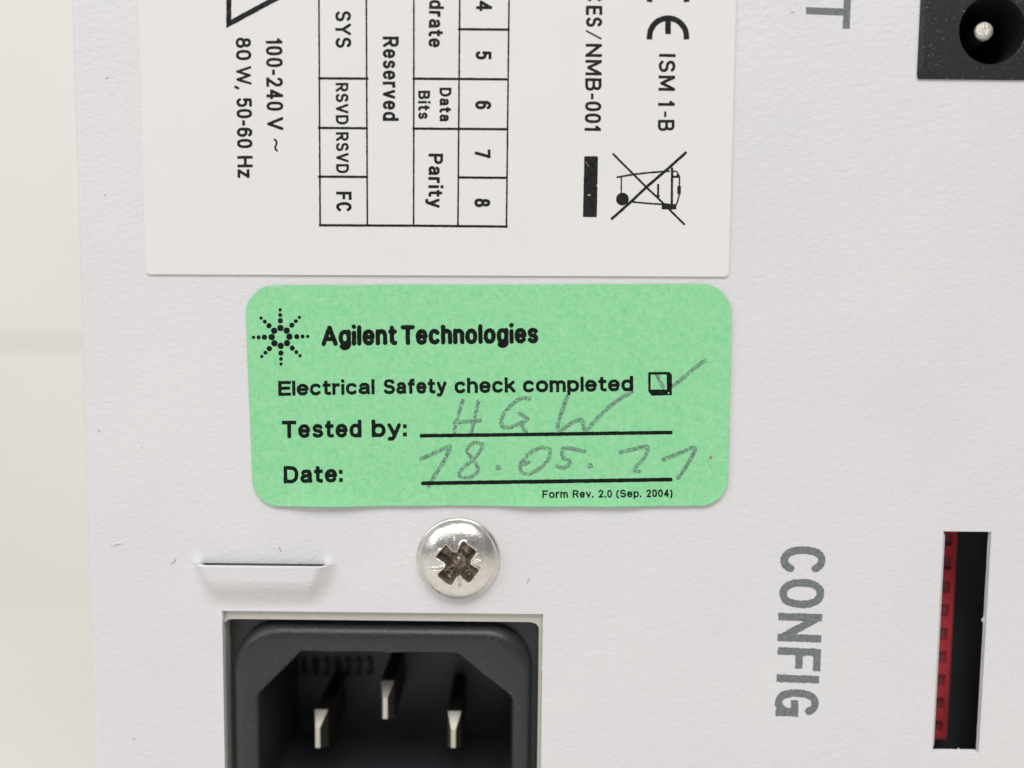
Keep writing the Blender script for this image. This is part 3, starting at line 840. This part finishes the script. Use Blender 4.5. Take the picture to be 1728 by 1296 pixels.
def resample(pts, n, centre):
    """n points where rays from the centre meet the outline: loops of different shape stay aligned."""
    out = []
    m_ = len(pts)
    for k in range(n):
        a = 2 * math.pi * k / n
        dx, dy = math.cos(a), math.sin(a)
        best = None
        for i in range(m_):
            ax, ay = pts[i][0] - centre[0], pts[i][1] - centre[1]; bx, by = pts[(i + 1) % m_][0] - centre[0], pts[(i + 1) % m_][1] - centre[1]
            ex, ey = bx - ax, by - ay
            den = dx * ey - dy * ex
            if abs(den) < 1e-14: continue
            t = (ax * ey - ay * ex) / den; s_ = (ax * dy - ay * dx) / den
            if t > 0 and -1e-6 <= s_ <= 1 + 1e-6 and (best is None or t > best): best = t
        out.append((centre[0] + dx * best, centre[1] + dy * best))
    return out
def rrect(x0, x1, z0, z1, r): return round_poly([(x0, z0), (x1, z0), (x1, z1), (x0, z1)], r)
x0, x1, z0, z1 = R_IN
cxm, czm = (x0 + x1) / 2, (z0 + z1) / 2
CEN = (cxm, czm)
NL = 240
def loop(g, pts2, y): return g.add([(p[0], y, p[1]) for p in resample(pts2, NL, CEN)])
DB = 0.35 * MM
bx0, bx1, bz1 = P(379, 1150, DB).x, P(908.5, 1150, DB).x, P(640, 1047, DB).z
bz0 = z0 + 0.3 * MM
g = Geo()
ra = loop(g, rrect(x0 - .8 * MM, x1 + .8 * MM, z0 - .8 * MM, z1 + .8 * MM, .1 * MM), DB + 0.75 * MM)
r0 = loop(g, rrect(x0 + .02 * MM, x1 - .02 * MM, z0 + .02 * MM, z1 - .02 * MM, .15 * MM), DB + 0.1 * MM)
r1 = loop(g, rrect(bx0, bx1, bz0, bz1, .65 * MM), DB)
r2 = loop(g, rrect(bx0, bx1, bz0, bz1, .65 * MM), DB + 1.5 * MM)
g.bridge(r0, r1); g.bridge(r1, r2)
recalc(g.build('bezel', M_BARE, inlet), 0.8)
g = Geo()
i_ = 0.05 * MM
def col(ins, r): return rrect(bx0 + ins * MM, bx1 - ins * MM, bz0 + ins * MM, bz1 - ins * MM, r * MM)
q = lambda x, y: (P(x, y, 0.3 * MM).x, P(x, y, 0.3 * MM).z)
ct, cl, cr = q(640, 1103)[1], q(437, 1230)[0], q(863, 1230)[0]
tl, tr, chz = q(507, 1103)[0], q(771, 1103)[0], q(437, 1174)[1]
cb = bz0 + 2.4 * MM
def cav(o): # cavity outline grown by o mm
    o *= MM
    return round_poly([(cl - o, cb - o), (cr + o, cb - o), (cr + o, chz + o * .4), (tr + o * .4, ct + o), (tl - o * .4, ct + o), (cl - o, chz + o * .4)], [.8 * MM, .8 * MM, .7 * MM, .7 * MM, .7 * MM, .7 * MM])
seq = [(col(.05, .6), 1.7), (col(.55, 3.9), 1.7), (col(.58, 4.0), 1.2), (col(.66, 4.0), 0.85), (col(.80, 4.0), 0.55), (col(1.0, 3.9), 0.33), (col(1.25, 3.7), 0.20), (col(1.6, 3.4), 0.14),
       (cav(.55), 0.14), (cav(.28), 0.20), (cav(.10), 0.36), (cav(0), 0.62), (cav(-.05), 6.0), (cav(-.12), 11.5)]
prev = None
for pts2, dep in seq:
    row = loop(g, pts2, dep * MM)
    if prev: g.bridge(prev, row)
    prev = row
g.f.append(prev)
body = recalc(g.build('body', M_BLACK, inlet), 0.9)
lettering('moulded_code', [('A039223', (506, 1141), (631, 1139), 34, 6, .14)], M_CODE, body, 0.05 * MM, depth=11.5 * MM, rough=0.3, step=0.8, label='faint moulded number inside the inlet')
lettering('moulded_code', [('1', (668, 1146), (682, 1146), 34, 6)], M_CODE, body, 0.05 * MM, depth=11.5 * MM, rough=0.3, step=0.8)
TIPD = 3.2 * MM
for (tx, tyt, tyb) in ((536, 1228, 1262), (650, 1178, 1213), (765, 1231, 1262)):
    a, b = P(tx, tyt, TIPD), P(tx, tyb, TIPD)
    g = Geo()
    sec = [(0.21, a.z, b.z, TIPD), (0.62, a.z + 1.0 * MM, b.z - 0.65 * MM, TIPD + 1.35 * MM), (0.64, a.z + 1.02 * MM, b.z - 0.7 * MM, TIPD + 1.6 * MM), (0.64, a.z + 1.02 * MM, b.z - 0.7 * MM, 11.6 * MM)]
    prev = None
    for hw, zt, zb_, y in sec:
        row = g.add([(a.x - hw * MM, y, zb_), (a.x + hw * MM, y, zb_), (a.x + hw * MM, y, zt), (a.x - hw * MM, y, zt)])
        if prev: g.bridge(prev, row)
        else: g.f.append(row)
        prev = row
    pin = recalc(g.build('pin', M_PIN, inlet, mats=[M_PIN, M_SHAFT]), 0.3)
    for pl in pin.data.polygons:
        if pl.center.y + inlet.location.y > TIPD + 1.4 * MM: pl.material_index = 1  # behind the tip the cavity's shade is painted into the shaft colour

# ------------------------------------------------------------------ dc socket
JD = -0.28 * MM
jack = thing('round_socket', 'black square socket with round hole and silver centre pin', 'socket', P(1676, 133))
jx0, jz0 = P(1553.5, 60, JD).x, P(1640, 132.5, JD).z
jx1, jz1 = jx0 + 12.5 * MM, jz0 + 12.5 * MM
hc = P(1675.5, 50.5, JD); hr = (P(1731.5, 50.5, JD) - hc).x
CEN2 = (hc.x, hc.z)
def loop2(g, pts2, y): return g.add([(p[0], y, p[1]) for p in resample(pts2, 128, CEN2)])
circ = lambda r: [(hc.x + r * math.cos(a), hc.z + r * math.sin(a)) for a in np.linspace(0, 2 * math.pi, 180, endpoint=False)]
g = Geo()
prev = None
for pts2, y in ((rrect(jx0, jx1, jz0, jz1, .12 * MM), 0.8 * MM), (rrect(jx0, jx1, jz0, jz1, .12 * MM), JD + .16 * MM), (rrect(jx0 + .28 * MM, jx1 - .28 * MM, jz0 + .3 * MM, jz1 - .3 * MM, .12 * MM), JD),
                (circ(hr + .08 * MM), JD), (circ(hr), JD + .08 * MM), (circ(hr), JD + .5 * MM)):
    row = loop2(g, pts2, y)
    if prev: g.bridge(prev, row)
    prev = row
recalc(g.build('body', M_JACK, jack), 0.35)
g = Geo(); prev = None
for r, y in ((hr, JD + .5 * MM), (hr, JD + 9 * MM)):
    row = loop2(g, circ(r), y)
    if prev: g.bridge(prev, row)
    prev = row
g.f.append(prev)
recalc(g.build('bore', M_JACKIN, jack), 0.8)
PT = JD + 1.0 * MM
pc = P(1662.5, 51.5, PT); prd = (P(1678.5, 51.5, PT) - pc).x
g = Geo(); prev = None
for r, y in ((prd * .35, PT - .03 * MM), (prd * .82, PT), (prd, PT + .2 * MM), (prd, JD + 8.8 * MM)):
    row = g.add([(pc.x + r * math.cos(a), y, pc.z + r * math.sin(a)) for a in np.linspace(0, 2 * math.pi, 48, endpoint=False)])
    if prev: g.bridge(prev, row)
    else: g.f.append(row)
    prev = row
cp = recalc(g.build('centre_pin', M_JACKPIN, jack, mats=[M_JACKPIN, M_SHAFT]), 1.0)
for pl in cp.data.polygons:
    if pl.center.y + jack.location.y > PT + 1.0 * MM: pl.material_index = 1  # shade of the bore painted onto the shaft behind the bright tip

# ------------------------------------------------------------------ dip switch behind the slot
DD = 5.6 * MM
dip = thing('dip_switch', 'red dip switch seen through the tall narrow slot', 'switch', P(1590, 1245, DD))
dx1 = (P(1612, 905, DD).x + P(1601, 1240, DD).x) / 2
dz1, dz0 = P(1600, 890, DD).z, P(1590, 1247, DD).z
g = Geo()
pitch = (dz1 - dz0) / 9.0
tops = []
wl = 0.42 * MM           # red margin to the right of the slider windows
boxf(g, dx1 - wl, dx1, DD, DD + 2.8 * MM, dz0, dz1)
boxf(g, dx1 - 8 * MM, dx1 - 6 * MM, DD, DD + 2.8 * MM, dz0, dz1)
for k in range(10):
    zc = dz0 + pitch * k
    boxf(g, dx1 - 6 * MM, dx1 - wl, DD + 0.02 * MM, DD + 2.7 * MM, max(zc - pitch * .24, dz0), min(zc + pitch * .24, dz1))
boxf(g, dx1 - 6 * MM, dx1 - wl, DD + 1.4 * MM, DD + 2.6 * MM, dz0, dz1)
recalc(g.build('body', M_RED, dip))
for k in range(9):
    zc = dz0 + pitch * (k + 0.5)
    g = Geo(); boxf(g, dx1 - wl - 1.6 * MM, dx1 - wl - .05 * MM, DD + .3 * MM, DD + 1.4 * MM, zc - pitch * .22, zc + pitch * .22)
    recalc(g.build('slider', M_SLIDER, dip))
